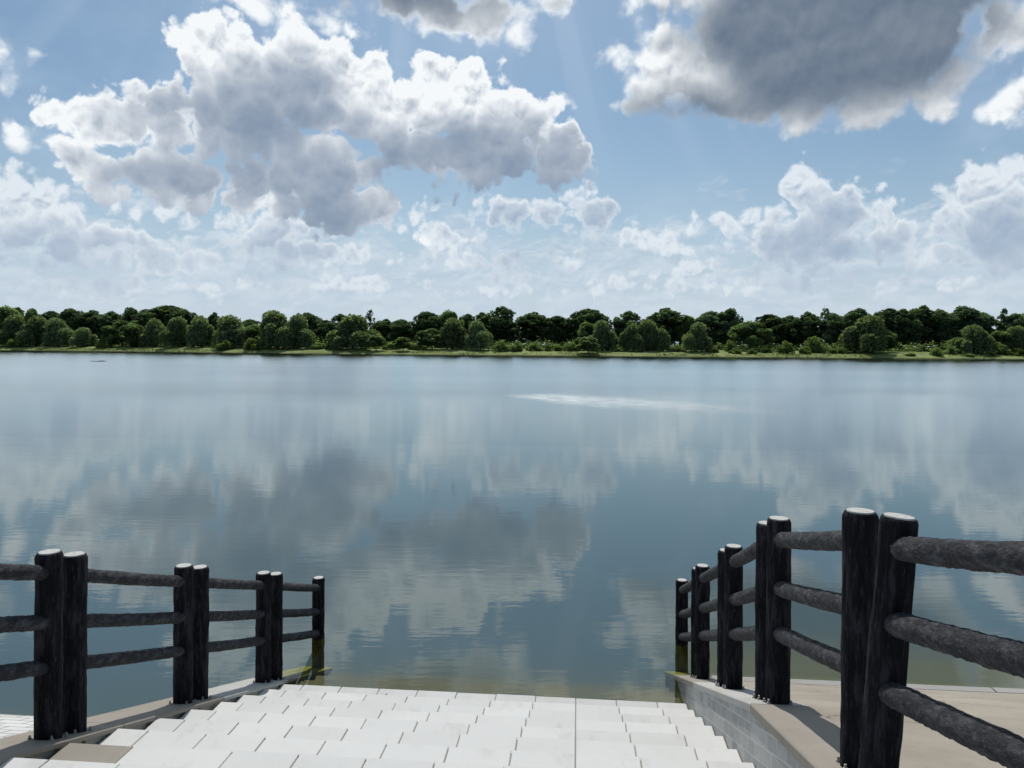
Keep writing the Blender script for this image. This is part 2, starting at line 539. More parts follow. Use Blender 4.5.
def bark_mat(name, a, b, spec, rough, stretch):
    """cast concrete made to look like bark, dark paint worn on the ridges; olive slime under the water line"""
    m, N, out = material(name)
    p = geo(N)
    q = N.v('MULTIPLY', p, stretch)
    n1 = N.noise(q, 22.0, 6.0, 0.65)
    n2 = N.noise(p, 5.0, 4.0, 0.6)
    n3 = N.noise(q, 90.0, 3.0, 0.6)
    c = N.mix(N.step(n1, 0.46, 0.66), a, b)
    c = N.mix(N.m('MULTIPLY', N.step(n3, 0.58, 0.72), 0.45), c, tuple(min(1, 2.2 * x) for x in b[:3]) + (1,))
    c = N.mix(N.m('MULTIPLY', N.step(n2, 0.5, 0.75), 0.45), c, tuple(0.55 * x for x in a[:3]) + (1,))
    sep = N.new('ShaderNodeSeparateXYZ')
    N.l.new(p, sep.inputs[0])
    zz = N.m('MULTIPLY_ADD', N.m('SUBTRACT', n2, 0.5), 0.12, sep.outputs[2])
    c = N.mix(N.step(zz, 0.05, -0.03), c, N.mix(N.step(n1, 0.4, 0.62), rgb(0.13, 0.12, 0.01), rgb(0.28, 0.27, 0.02)))
    h = N.m('MULTIPLY_ADD', n3, 0.4, n1)
    N.l.new(principled(N, c, rough, spec, bump(N, h, 1.0, 0.022)), out.inputs[0])
    return m


M_POST = bark_mat('black_bark', rgb(0.009, 0.009, 0.012), rgb(0.036, 0.036, 0.043), 0.10, 0.8, (1, 1, 0.17))
M_RAIL = bark_mat('charcoal_bark', rgb(0.019, 0.020, 0.024), rgb(0.068, 0.069, 0.077), 0.20, 0.75, (1, 0.45, 1))


def plain_mat(name, col, rough=0.6, spec=0.3, scale=30.0, var=0.25, metallic=0.0):
    m, N, out = material(name)
    p = geo(N)
    n = N.noise(p, scale, 5.0, 0.65)
    c = N.mix(N.step(n, 0.35, 0.75), col, tuple(x * (1 - var) for x in col[:3]) + (1,))
    pr = principled(N, c, rough, spec, bump(N, n, 0.25, 0.004))
    pr.node.inputs['Metallic'].default_value = metallic
    N.l.new(pr, out.inputs[0])
    return m


M_CAP = plain_mat('white_end_paint', rgb(0.52, 0.51, 0.475), 0.7, 0.2, 40.0, 0.30)
M_BOLT = plain_mat('galvanised_steel', rgb(0.42, 0.41, 0.38), 0.5, 0.5, 60.0, 0.5, 0.4)
M_PLATE = plain_mat('grey_plate', rgb(0.20, 0.20, 0.19), 0.6, 0.4, 40.0, 0.5, 0.2)
M_LEAF = plain_mat('dry_leaf', rgb(0.20, 0.14, 0.07), 0.8, 0.2, 60.0, 0.4)
M_WOOD = plain_mat('wet_wood', rgb(0.05, 0.045, 0.035), 0.6, 0.4, 10.0, 0.4)


def foliage_mat(name, col, var, trans=0.30):
    m, N, out = material(name)
    oi = N.new('ShaderNodeObjectInfo').outputs['Random']
    tn = tone_attr(N)
    c1 = N.mix(tn, tuple(x * (1 - var) for x in col[:3]) + (1,), tuple(x * (1 + var) for x in col[:3]) + (1,))
    hs = N.new('ShaderNodeHueSaturation')
    N.put(hs.inputs['Hue'], N.m('MULTIPLY_ADD', oi, 0.030, 0.487))
    N.put(hs.inputs['Saturation'], N.m('MULTIPLY_ADD', oi, -0.25, 1.08))
    N.put(hs.inputs['Value'], N.m('MULTIPLY_ADD', oi, 0.4, 0.8))
    N.l.new(c1, hs.inputs['Color'])
    c = hs.outputs[0]
    d = N.new('ShaderNodeBsdfDiffuse'); N.l.new(c, d.inputs[0])
    t = N.new('ShaderNodeBsdfTranslucent')
    N.l.new(N.mix(1.0, c, rgb(1.25, 1.3, 0.6), 'MULTIPLY'), t.inputs[0])
    mx = N.new('ShaderNodeMixShader')
    mx.inputs[0].default_value = trans
    N.l.new(d.outputs[0], mx.inputs[1]); N.l.new(t.outputs[0], mx.inputs[2])
    N.l.new(mx.outputs[0], out.inputs[0])
    return m


M_DARK = foliage_mat('dark_leaves', rgb(0.098, 0.150, 0.092), 0.55, 0.48)
M_MID = foliage_mat('mid_leaves', rgb(0.150, 0.215, 0.110), 0.5, 0.5)
M_WILLOW = foliage_mat('willow_leaves', rgb(0.185, 0.245, 0.140), 0.5, 0.5)
M_SHRUB = foliage_mat('shrub_leaves', rgb(0.185, 0.255, 0.105), 0.45, 0.5)
M_REED = foliage_mat('bank_grass', rgb(0.170, 0.215, 0.070), 0.45)
M_TRUNK = plain_mat('tree_bark', rgb(0.05, 0.042, 0.035), 0.9, 0.2, 3.0, 0.4)


def grass_ground():
    m, N, out = material('grass_bank')
    p = geo(N)
    a = N.noise(p, 0.10, 5.0, 0.65)
    b = N.noise(p, 0.9, 5.0, 0.7)
    c = N.mix(N.step(a, 0.38, 0.62), rgb(0.230, 0.275, 0.100), rgb(0.150, 0.190, 0.068))
    c = N.mix(N.m('MULTIPLY', N.step(b, 0.5, 0.75), 0.6), c, rgb(0.20, 0.19, 0.09))
    sep = N.new('ShaderNodeSeparateXYZ')
    N.l.new(p, sep.inputs[0])
    zz = N.m('MULTIPLY_ADD', N.m('SUBTRACT', b, 0.5), 0.3, sep.outputs[2])
    c = N.mix(N.step(zz, 0.28, 0.10), c, rgb(0.045, 0.040, 0.028))
    N.l.new(principled(N, c, 0.95, 0.1), out.inputs[0])
    return m


M_GRASS = grass_ground()


def lakebed_mat():
    m, N, out = material('silt_murk')
    n = N.noise(geo(N), 0.15, 4.0, 0.6)
    c = N.mix(n, rgb(0.050, 0.090, 0.104), rgb(0.058, 0.097, 0.108))  # murky water's teal painted in as the bed colour
    N.l.new(principled(N, c, 0.95, 0.0), out.inputs[0])
    return m


M_BED = lakebed_mat()


def water_mat():
    m, N, out = material('lake_water')
    p = geo(N)
    sep = N.new('ShaderNodeSeparateXYZ')
    N.l.new(p, sep.inputs[0])
    X, Y = sep.outputs[0], sep.outputs[1]
    # breeze over the open lake, calm in the lee of the steps
    patch = N.noise(N.v('MULTIPLY', p, (0.010, 0.045, 0.0)), 1.0, 4.0, 0.55, '2D')
    far = N.step(N.m('MULTIPLY_ADD', N.m('SUBTRACT', patch, 0.5), 24.0, Y), 30.0, 66.0)
    # a lane of wind-roughened water on the open lake
    yl = N.m('SUBTRACT', Y, N.m('MULTIPLY_ADD', X, -0.75, 55.0))
    wob = N.m('MULTIPLY', N.m('SUBTRACT', N.noise(p, 0.45, 5.0, 0.65, '2D'), 0.5), 5.0)
    half = N.m('MULTIPLY', N.step(X, -1.5, 4.5, 1.5, 7.5), N.step(X, 6.0, 16.0, 1.0, 0.62))
    lane = N.m('MULTIPLY', N.step(N.m('ADD', N.m('ABSOLUTE', yl), wob), half, N.m('MULTIPLY', half, 0.1)),
               N.m('MULTIPLY', N.step(X, -1.2, 2.5), N.m('MULTIPLY', N.step(X, 18.0, 11.0), N.step(N.noise(N.v('MULTIPLY', p, (0.8, 2.6, 0.0)), 1.0, 5.0, 0.68, '2D'), 0.36, 0.62, 0.12, 1.0))))
    w1 = N.noise(N.v('MULTIPLY', p, (0.35, 1.15, 0.0)), 1.0, 3.0, 0.5, '2D')
    w2 = N.noise(N.v('MULTIPLY', p, (1.1, 5.2, 0.0)), 1.0, 3.0, 0.55, '2D')
    w3 = N.noise(N.v('MULTIPLY', p, (7.0, 15.0, 0.0)), 1.0, 2.0, 0.5, '2D')
    breeze = N.m('MULTIPLY_ADD', patch, 1.5, 0.15)
    a2 = N.m('MULTIPLY', breeze, N.step(Y, 8.0, 80.0, 0.00095, 0.0040))
    a3 = N.m('MULTIPLY', breeze, N.step(Y, 8.0, 80.0, 0.00012, 0.0010))
    h = N.m('MULTIPLY', w1, 0.0013)
    h = N.m('ADD', h, N.m('MULTIPLY', w2, a2))
    h = N.m('ADD', h, N.m('MULTIPLY', w3, a3))
    nrm = bump(N, h, 1.0, 1.0)
    lean = N.step(Y, 16.0, 90.0, 0.0, 0.052)
    cl = N.new('ShaderNodeCombineXYZ')
    N.l.new(N.m('MULTIPLY', lean, -1.0), cl.inputs[1])
    nrm = N.v('NORMALIZE', N.v('ADD', nrm, cl.outputs[0]))
    rough = N.m('MULTIPLY_ADD', far, N.m('MULTIPLY_ADD', patch, 0.10, 0.13), 0.003)
    fr = N.new('ShaderNodeFresnel')
    fr.inputs['IOR'].default_value = 1.56
    gl = N.new('ShaderNodeBsdfGlossy', distribution='BECKMANN')
    gl.inputs['Color'].default_value = rgb(0.94, 1.0, 1.0)
    N.l.new(rough, gl.inputs['Roughness'])
    N.l.new(nrm, gl.inputs['Normal'])
    df = N.new('ShaderNodeBsdfDiffuse')
    df.inputs['Color'].default_value = rgb(0.045, 0.080, 0.095)
    tr = N.new('ShaderNodeBsdfTransparent')
    tr.inputs['Color'].default_value = rgb(0.93, 0.96, 0.93)
    body = N.new('ShaderNodeMixShader')
    body.inputs[0].default_value = 0.92
    N.l.new(df.outputs[0], body.inputs[1]); N.l.new(tr.outputs[0], body.inputs[2])
    mx = N.new('ShaderNodeMixShader')
    N.l.new(fr.outputs[0], mx.inputs[0])
    gl2 = N.new('ShaderNodeBsdfGlossy', distribution='BECKMANN')   # catspaw: fine choppy ripples
    gl2.inputs['Roughness'].default_value = 0.53
    glm = N.new('ShaderNodeMixShader')
    N.put(glm.inputs[0], N.m('MULTIPLY', lane, 0.46))
    N.l.new(gl.outputs[0], glm.inputs[1]); N.l.new(gl2.outputs[0], glm.inputs[2])
    N.l.new(body.outputs[0], mx.inputs[1]); N.l.new(glm.outputs[0], mx.inputs[2])
    N.l.new(mx.outputs[0], out.inputs[0])
    return m


M_WATER = water_mat()

# ------------------------------------------------------------------ levels along the two copings
STEP_S, STEP_D, STEP_R, STEP_Z = 7.69, 0.48, 0.168, 0.12     # lowest dry nosing, tread, riser, its level
TL, TR = -3.12, 1.13                                          # side edges of the flight
SLAB = 0.414


def z_right(s):
    Z = (s - 0.117) / 1.004
    d = 1.078 + 0.257 * Z if Z < 4.75 else 2.299 + 0.395 * (Z - 4.75)
    return CAM_Z - d


def z_left(s):
    return CAM_Z - (0.873 + 0.345 * (s + 0.291) / 1.004)


def strip(name, mat, cols, s_list, zf, thick=None, kind='structure', mb=None, m=0):
    """a sheet running down the bank: columns at t, rows at s"""
    own = mb is None
    mb = mb or MB()
    ids = [[mb.vert(W(t, s, zf(s))) for t in cols] for s in s_list]
    for a, b in zip(ids, ids[1:]):
        for i in range(len(cols) - 1):
            mb.face((a[i], a[i + 1], b[i + 1], b[i]), m)
    if own:
        o = mb.build(name, mat, smooth=True)
        return tag(o, kind=kind)


# ------------------------------------------------------------------ setting: lake, bed, near banks
def grid_sheet(name, mat, xs, ys, zf, kind='structure'):
    mb = MB()
    ids = [[mb.vert((x, y, zf(x, y))) for x in xs] for y in ys]
    for a, b in zip(ids, ids[1:]):
        for i in range(len(xs) - 1):
            mb.face((a[i], a[i + 1], b[i + 1], b[i]))
    return tag(mb.build(name, mat), kind=kind)


YSH = [(-900, 342.5), (-200, 348.4), (0, 350.5), (130, 351.7), (260, 353.4), (390, 354.6), (520, 355.6), (650, 356.8), (780, 357.6), (900, 358.8), (1024, 359.4), (1240, 361.0), (1900, 366.5)]


def shore_px(px):
    for (x0, y0), (x1, y1) in zip(YSH, YSH[1:]):
        if px <= x1:
            return y0 + (y1 - y0) * (px - x0) / (x1 - x0)
    return YSH[-1][1]


def shore_point(px):
    d = ray(px, shore_px(px))
    k = CAM_Z / -d.z
    return Vector((d.x * k, d.y * k, 0.0))


lake = grid_sheet('lake', M_WATER, [-1500, 1500], [-3, 900], lambda x, y: 0.0)
bed = grid_sheet('lakebed', M_BED, [-1600, 1600], [-8, 1000], lambda x, y: -1.15)
tag(lake, 'calm grey blue lake mirroring the clouds', None)

# far bank: rows set back from the waterline
bank = MB()
pxs = list(range(-860, 1880, 10))
rows = [(-14, -1.3), (-2.0, -0.16), (0.0, 0.02), (0.7, 0.35), (2.5, 0.75), (7, 1.3), (14, 1.85), (24, 2.2), (60, 2.4), (140, 2.6), (900, 4.0), (4000, 6.0)]
ids = []
for off, z in rows:
    r = []
    for px in pxs:
        p = shore_point(px)
        d = p.normalized()
        n = mn.noise(Vector((px * 0.021, off * 0.02, 3.0))) if off < 100 else 0
        n2 = mn.noise(Vector((px * 0.09, 1.7, 9.0)))
        q = p + d * (off + (1.6 * n2 + 2.5 * n if -3 < off < 10 else 0))
        r.append(bank.vert((q.x, q.y, z + (0.18 * n2 + 0.25 * n if 0.5 < off < 100 else 0))))
    ids.append(r)
for a, b in zip(ids, ids[1:]):
    for i in range(len(pxs) - 1):
        bank.face((a[i], a[i + 1], b[i + 1], b[i]))
bank_o = tag(bank.build('far_bank_ground', M_GRASS, smooth=True), kind='structure')


def bank_z(off):
    for (o0, z0), (o1, z1) in zip(rows, rows[1:]):
        if off <= o1:
            return z0 + (z1 - z0) * (off - o0) / (o1 - o0)
    return 6.0


# near bank, right of the steps: bare concrete slope down to a pale edging
s_rows = [-9.0, 0.0, 2.0, 3.5, 4.88, 6.0, 7.2, 8.0, 8.38]
zr2 = lambda s: (z_right(s) - 0.03) if s > 1.9 else 2.16
strip('concrete_slope', M_SLOPE, [1.50, 3.0, 6.0, 12.0, 40.0], s_rows, zr2)


def silt_z(t, s):
    """bottom of the lake off the bank: left paving, foot of the flight, right slope run into one another"""
    wl = min(1.0, max(0.0, (-3.30 - t) / 0.25)); wr = min(1.0, max(0.0, (t - 1.30) / 0.22))
    zl = -0.02 - 1.125 * (1 - math.exp(-0.30 * max(0, s - 7.02)))
    zm = -0.27 - 0.875 * (1 - math.exp(-0.26 * max(0, s - 8.2)))
    zr = -0.012 - 1.133 * (1 - math.exp(-0.24 * max(0, s - 8.5)))
    return wl * zl + wr * zr + (1 - wl - wr) * zm


silt_murk = MB()
tt = [-60, -30, -12, -6, -4.2, -3.56, -3.5, -3.4, -3.3, -3.0, -1, 1.0, 1.3, 1.4, 1.53, 1.7, 2.4, 4, 8, 16, 40, 60]
ss = [7.02, 7.3, 7.6, 8.0, 8.3, 8.515, 8.8, 9.2, 9.7, 10.3, 11, 12, 13.5, 16, 20, 26, 36]
ids = [[silt_murk.vert(W(t, q, silt_z(t, q) if not (t > 1.28 and q < 8.5) else -0.3)) for t in tt] for q in ss]
for a_, b_ in zip(ids, ids[1:]):
    for i in range(len(tt) - 1):
        silt_murk.face((a_[i], a_[i + 1], b_[i + 1], b_[i]))
tag(silt_murk.build('near_lakebed', M_SLOPE, smooth=True), kind='structure')
edge = MB()
for i in range(26):
    t0 = 1.52 + i * 1.5
    edge.box(t0, t0 + 1.488, 8.384, 8.51, -0.4, 0.064 + 0.003 * ((i * 7) % 3), 0, random.random(), 0.008)
tag(edge.build('waterside_kerb', M_COPE_PALE), kind='structure')
# left of the steps: white block paving running into the lake
strip('paved_slope', M_PAVE, [-40.0, -12.0, -6.0, -3.53], [-9.0, 0.74, 3.0, 5.0, 6.2, 7.05], lambda s: min(0.345 * (7.0 - s), 2.16))
# the landing the camera stands on
land = MB()
land.box(TL - 0.36, TR + 0.36, -9.0, 1.93 - STEP_D * 0 - 0.0, 1.2, STEP_Z + 12 * STEP_R + 0.001, 0, 0.5)
tag(land.build('landing', M_SLAB), kind='structure')

# ------------------------------------------------------------------ flight of stone steps
steps = thing('stone_steps', W((TL + TR) / 2, STEP_S, 0), 'broad flight of white stone slab steps leading down into the lake', 'steps')
N_LOW, N_UP = -7, 12
TAN_ROW = 7
for k in range(N_LOW, N_UP):
    z = STEP_Z + k * STEP_R
    sn = STEP_S - k * STEP_D
    sb = sn - STEP_D
    mb = MB()
    # mortar bed and riser under the slabs
    mb.box(TL + 0.02, TR - 0.005, sb - 0.03, sn - 0.03, z - STEP_R - 0.10, z - 0.006, 1, 0.5)
    cuts = [j * SLAB for j in range(-8, 3) if TL + 0.1 < j * SLAB < TR - 0.05]
    left = TL + random.uniform(-0.03, 0.05)
    ed = [left] + cuts + [TR - 0.004]
    if k < 0:
        ed = [left, TR - 0.004]
    if k == TAN_ROW:
        ed = [TL + 0.0, -2.70] + [c for c in cuts if c > -2.4] + [TR - 0.004]
    for a, b in zip(ed, ed[1:]):
        g = 0.0042
        jz = random.uniform(-0.0025, 0.0025)
        js = random.uniform(-0.004, 0.004)
        tan = (k == TAN_ROW and a == ed[0])
        if tan:
            mb.box(a + g, b - g, sb + 0.006, sn - 0.012, z - 0.06, z - 0.004, 2, 0.5, 0.0)
        else:
            mb.box(a + g, b - g, sb + 0.004, sn + js, z - 0.062, z + jz, 0, random.random(), 0.0035)
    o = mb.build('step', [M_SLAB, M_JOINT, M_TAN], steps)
    if k == TAN_ROW:
        o['label'] = 'step with one bare tan slab at its left end'
    if k == 0:
        o['label'] = 'lowest dry step at the water edge'

# ------------------------------------------------------------------ right side wall
wall = thing('retaining_wall', W(1.3, 6.0, 0), 'grey block retaining wall with concrete coping right of the white steps', 'wall')
mb = MB()
sl = [1.93, 3.0, 4.0, 4.88, 5.6, 6.4, 7.2, 8.0, 9.0, 9.55]
for a, b in zip(sl, sl[1:]):
    za, zb = z_right(a) - 0.057, z_right(b) - 0.057
    lo = -1.2
    v = [mb.vert(W(t, s, z)) for t in (TR, TR + 0.34) for (s, z) in ((a, lo), (b, lo), (b, zb), (a, za))]
    mb.face((v[0], v[3], v[2], v[1])); mb.face((v[4], v[5], v[6], v[7]))
    mb.face((v[3], v[7], v[6], v[2]))
mb.build('wall_face', M_BLOCK, wall)


def coping(parent, t0, t1, zf, s0, s1, n, mat_of, th=0.055):
    L = (s1 - s0) / n
    for i in range(n):
        a, b = s0 + i * L, s0 + (i + 1) * L
        mb = MB()
        sub = [a + 0.004, (a + b) / 2, b - 0.004]
        br = 0.008
        prof = [(t0, -th), (t0, -br), (t0 + br, 0), (t1 - br, 0), (t1, -br), (t1, -th)]
        ids = [[mb.vert(W(t, s, zf(s) + dz)) for t, dz in prof] for s in sub]
        tn = random.random()
        for p, q in zip(ids, ids[1:]):
            for j in range(len(prof)):
                j2 = (j + 1) % len(prof)
                mb.face((p[j], q[j], q[j2], p[j2]), 0, tn)
        mb.face(ids[0][::-1], 0, tn); mb.face(ids[-1], 0, tn)
        mb.build('coping', mat_of(i), parent)


coping(wall, TR - 0.012, 1.50, z_right, 1.94, 4.88, 2, lambda i: M_COPE)
coping(wall, TR - 0.012, 1.50, z_right, 4.88, 9.55, 4, lambda i: M_COPE_PALE if i < 2 else M_COPE_WET)

# left side kerb wall
kerb = thing('kerb_wall', W(-3.3, 6.0, 0), 'low rough stone kerb wall with concrete coping left of the white steps', 'wall')
mb = MB()
random.seed(3)
s = 1.93
while s < 9.28:
    L = random.uniform(0.22, 0.42)
    e = min(s + L, 9.28)
    t_face = TL - 0.006 + random.uniform(-0.035, -0.008)
    v = [mb.vert(W(t, q, z)) for t in (-3.5, t_face) for (q, z) in ((s, -1.1), (e - 0.012, -1.1), (e - 0.012, z_left(e) - 0.036), (s, z_left(s) - 0.036))]
    tn = random.random()
    for f in ((0, 3, 2, 1), (4, 5, 6, 7), (3, 7, 6, 2), (0, 1, 5, 4), (0, 4, 7, 3), (1, 2, 6, 5)):
        mb.face([v[i] for i in f], 0, tn)
    s = e
mb.build('rubble_face', M_ROUGH, kerb)
coping(kerb, -3.52, TL + 0.0, z_left, 1.94, 9.28, 5, lambda i: (M_COPE, M_COPE, M_COPE, M_COPE_PALE, M_COPE_WET)[i], 0.034)

# ------------------------------------------------------------------ log-look railings
random.seed(21)
PR, PH = 0.075, 1.15


def post_mesh(seed, h=PH, r=PR, nseg=72, nrow=64):
    mb = MB()
    rings = []
    for j in range(nrow + 1):
        z = h * j / nrow
        ring = []
        for i in range(nseg):
            a = 2 * math.pi * i / nseg
            n = mn.noise(Vector((math.cos(a) * 3.2 + seed, math.sin(a) * 3.2, z * 2.2)))
            n2 = mn.noise(Vector((math.cos(a) * 9 + seed, math.sin(a) * 9, z * 5.0)))
            n3 = mn.noise(Vector((seed, z * 3.0, 4.0)))
            n4 = mn.noise(Vector((math.cos(a) * 17 + seed, math.sin(a) * 17, z * 9.0)))
            rr = r * (1 + 0.05 * n + 0.08 * n2 + 0.045 * n4 + 0.02 * n3)
            if j == nrow:
                rr = r * 0.93
            ring.append(mb.vert((rr * math.cos(a), rr * math.sin(a), z - (0.0 if j < nrow else 0.0))))
        rings.append(ring)
    top = [mb.vert((0.86 * r * math.cos(2 * math.pi * i / nseg), 0.86 * r * math.sin(2 * math.pi * i / nseg), h + 0.003)) for i in range(nseg)]
    rings.append(top)
    for a, b in zip(rings, rings[1:]):
        for i in range(nseg):
            j = (i + 1) % nseg
            mb.face((a[i], a[j], b[j], b[i]))
    mb.face(top)
    mb.face(rings[0][::-1])
    return mb


def cap_mesh(seed, r=PR, nseg=48):
    mb = MB()
    rim = [mb.vert((0.80 * r * (1 + 0.03 * mn.noise(Vector((math.cos(2 * math.pi * i / nseg) * 2 + seed, math.sin(2 * math.pi * i / nseg) * 2, 0)))) * math.cos(2 * math.pi * i / nseg),
                    0.80 * r * (1 + 0.03 * mn.noise(Vector((math.cos(2 * math.pi * i / nseg) * 2 + seed, 5, math.sin(2 * math.pi * i / nseg) * 2)))) * math.sin(2 * math.pi * i / nseg), 0.0)) for i in range(nseg)]
    up = [mb.vert((0.97 * mb.v[q][0], 0.97 * mb.v[q][1], 0.006)) for q in rim]
    for i in range(nseg):
        j = (i + 1) % nseg
        mb.face((rim[i], rim[j], up[j], up[i]))
    mb.face(up)
    return mb


def bolt_mesh():
    mb = MB()
    for (r, z0, z1) in ((0.016, 0.0, 0.004), (0.011, 0.004, 0.018), (0.006, 0.018, 0.034)):
        n = 6 if r == 0.011 else 12
        lo = [mb.vert((r * math.cos(2 * math.pi * i / n), r * math.sin(2 * math.pi * i / n), z0)) for i in range(n)]
        hi = [mb.vert((r * math.cos(2 * math.pi * i / n), r * math.sin(2 * math.pi * i / n), z1)) for i in range(n)]
        for i in range(n):
            j = (i + 1) % n
            mb.face((lo[i], lo[j], hi[j], hi[i]))
        mb.face(hi)
    return mb


def mesh_only(mb, name, mats, smooth=True):
    o = mb.build(name, mats, None, smooth)
    me = o.data
    bpy.data.objects.remove(o)
    return me


POST_ME = [mesh_only(post_mesh(q * 5.1 + 1.3), 'post', M_POST) for q in range(4)]
CAP_ME = [mesh_only(cap_mesh(q * 3.7), 'end_cap', M_CAP, False) for q in range(3)]
BOLT_ME = mesh_only(bolt_mesh(), 'bolt', M_BOLT, False)


def put(me, name, parent, loc, rot=None):
    o = bpy.data.objects.new(name, me)
    COL.objects.link(o)
    o.parent = parent
    o.location = loc
    if rot is not None:
        o.rotation_euler = rot
    return o


def add_post(fence, idx, t, s, zb, lean=(0, 0), h=PH, slope=0.0, bolts=True, scale=1.0):
    p = put(POST_ME[idx % 4], 'post', fence, W(t, s, zb) - fence.location, (lean[0], lean[1], random.uniform(0, 6.28) if lean == (0, 0) else 0))
    p.scale = (scale, scale, h / PH)
    put(CAP_ME[idx % 3], 'end_cap', p, (0, 0, PH + 0.0035))
    if bolts:
        az = p.rotation_euler.z
        for q in range(4):
            a = q * math.pi / 2 + 0.75 + random.uniform(-0.1, 0.1)
            dt, ds = 0.098 * math.cos(a), 0.098 * math.sin(a)
            wv = Vector((DY * dt + DX * ds, -DX * dt + DY * ds, 0))
            c, sn_ = math.cos(-az), math.sin(-az)
            put(BOLT_ME, 'bolt', p, (wv.x * c - wv.y * sn_, wv.x * sn_ + wv.y * c, slope * ds + 0.002))
    return p


def add_rail(fence, A, B, seed, r=0.050):
    """bark-textured rail from A to B (world), its rounded ends bedded in the posts"""
    mb = MB()
    ax = (B - A)
    L = ax.length
    ax.normalize()
    u = ax.cross(Vector((0, 0, 1))).normalized()
    w = u.cross(ax).normalized()
    nl, nseg = max(40, int(L / 0.016)), 30
    rings = []
    for j in range(nl + 1):
        d = L * j / nl
        e = min(d, L - d)
        k = 0.86 + 0.14 * min(1.0, e / 0.05)
        ring = []
        for i in range(nseg):
            a = 2 * math.pi * i / nseg
            ca, sa = math.cos(a), math.sin(a)
            n = mn.noise(Vector((ca * 1.6 + seed, sa * 1.6, d * 6)))
            n2 = mn.noise(Vector((ca * 4.5 + seed, sa * 4.5, d * 26)))
            n3 = mn.noise(Vector((ca * 9 + seed, sa * 9, d * 60)))
            rr = r * k * (1 + 0.05 * n + 0.10 * n2 + 0.07 * n3)
            sag = -0.006 * math.sin(math.pi * d / L)
            ring.append(mb.vert(A + ax * d + u * (rr * ca) + w * (rr * sa) + Vector((0, 0, sag))))
        rings.append(ring)
    for p, q in zip(rings, rings[1:]):
        for i in range(nseg):
            j = (i + 1) % nseg
            mb.face((p[i], p[j], q[j], q[i]))
    mb.face(rings[0][::-1]); mb.face(rings[-1])
    return mb.build('rail', M_RAIL, fence, smooth=True)


RAIL_H = (1.015, 0.715, 0.44)


def railing(name, label, spec, zf, off, rr=0.050):
    """spec: list of panels; each panel is two (t, s, options) ends, the options drop a post beyond the frame"""
    f = thing(name, W(spec[0][1][0], spec[0][1][1], zf(spec[0][1][1])), label, 'railing')
    k = 0
    for pi, (a, b) in enumerate(spec):
        for (t, s, o) in (a, b):
            if o.get('post', True):
                add_post(f, k, t, s, zf(s) + o.get('dz', 0) - 0.01, o.get('lean', (0, 0)), o.get('h', PH), (zf(s + .1) - zf(s - .1)) / .2, o.get('bolts', True), o.get('k', 1.0))
            k += 1
        for hi, h in enumerate(RAIL_H):
            la, lb = (math.tan(q[2].get('lean', (0, 0))[1]) * h for q in (a, b))
            A = W(a[0] + off + la, a[1], zf(a[1]) + a[2].get('dz', 0) + h * a[2].get('h', PH) / PH)
            B = W(b[0] + off + lb, b[1], zf(b[1]) + b[2].get('dz', 0) + h * b[2].get('h', PH) / PH)
            add_rail(f, A, B, pi * 3.3 + hi * 7.7 + rr * 900, rr)
    return f


def ts(px, Z):
    x = (px - 512) / F * Z
    return DY * x - DX * Z, DX * x + DY * Z


def at(px, Z, **o):
    t, s = ts(px, Z)
    return (t, s, o)


RIGHT = [
    (at(1175, 1.62, lean=(0.0, R(4.4))), at(878.5, 3.05, h=1.17, lean=(0.0, R(4.4)), k=0.97)),
    (at(860.5, 3.465, h=1.205, lean=(0.0, R(0.2)), k=1.0), at(780, 4.84, h=1.215)),
    (at(768.5, 5.17, h=1.235), at(735, 6.22, h=1.205)),
    (at(728, 6.52, h=1.205), at(704, 7.75, h=1.19)),
    (at(700, 7.98, h=1.18), at(683.5, 9.30, h=1.16, bolts=False)),
]
LEFT = [
    (at(-218, 3.05), at(50.5, 4.60, h=1.16, k=0.99)),
    (at(75.5, 4.83, h=1.16), at(185, 6.18)),
    (at(201, 6.44), at(265, 7.75)),
    (at(277, 8.02), at(320, 9.42, bolts=False)),
]
railing('log_railing', 'black log style railing of paired white topped posts along the right retaining wall', RIGHT, z_right, 0.0)
railing('log_railing', 'black log style railing of paired white topped posts along the left kerb wall', LEFT, z_left, 0.0, 0.0445)

# ------------------------------------------------------------------ small things
def leaf_thing(px, py, zlev, size, label, name='dry_leaf', cat='leaf'):
    d = ray(px, py)
    k = (zlev - CAM_Z) / d.z
    p = Vector((d.x * k, d.y * k, zlev + 0.004))
    mb = MB()
    n = 8
    a0 = random.uniform(0, 6.28)
    top = []
    for i in range(n):
        a = 2 * math.pi * i / n
        r = size * (1.0 if i % 4 == 0 else 0.45 + 0.1 * random.random())
        top.append(mb.vert((p.x + r * math.cos(a + a0), p.y + r * math.sin(a + a0), p.z + size * 0.35 * abs(math.cos(a)) + 0.003)))
    c = mb.vert((p.x, p.y, p.z + 0.002)); c2 = mb.vert((p.x, p.y, p.z - 0.003))
    for i in range(n):
        j = (i + 1) % n
        mb.face((c, top[i], top[j]))
        mb.face((c2, top[j], top[i]))
    o = mb.build(name, M_LEAF)
    return tag(o, label, cat, 'dry leaves on the steps')


def step_z(px, py):
    """tread level seen at a pixel of the flight"""
    d = ray(px, py)
    for k in range(0, 12):
        z = STEP_Z + k * STEP_R
        q = (z - CAM_Z) / d.z
        s = DX * d.x * q + DY * d.y * q
        if STEP_S - (k + 1) * STEP_D <= s <= STEP_S - k * STEP_D:
            return z
    return STEP_Z


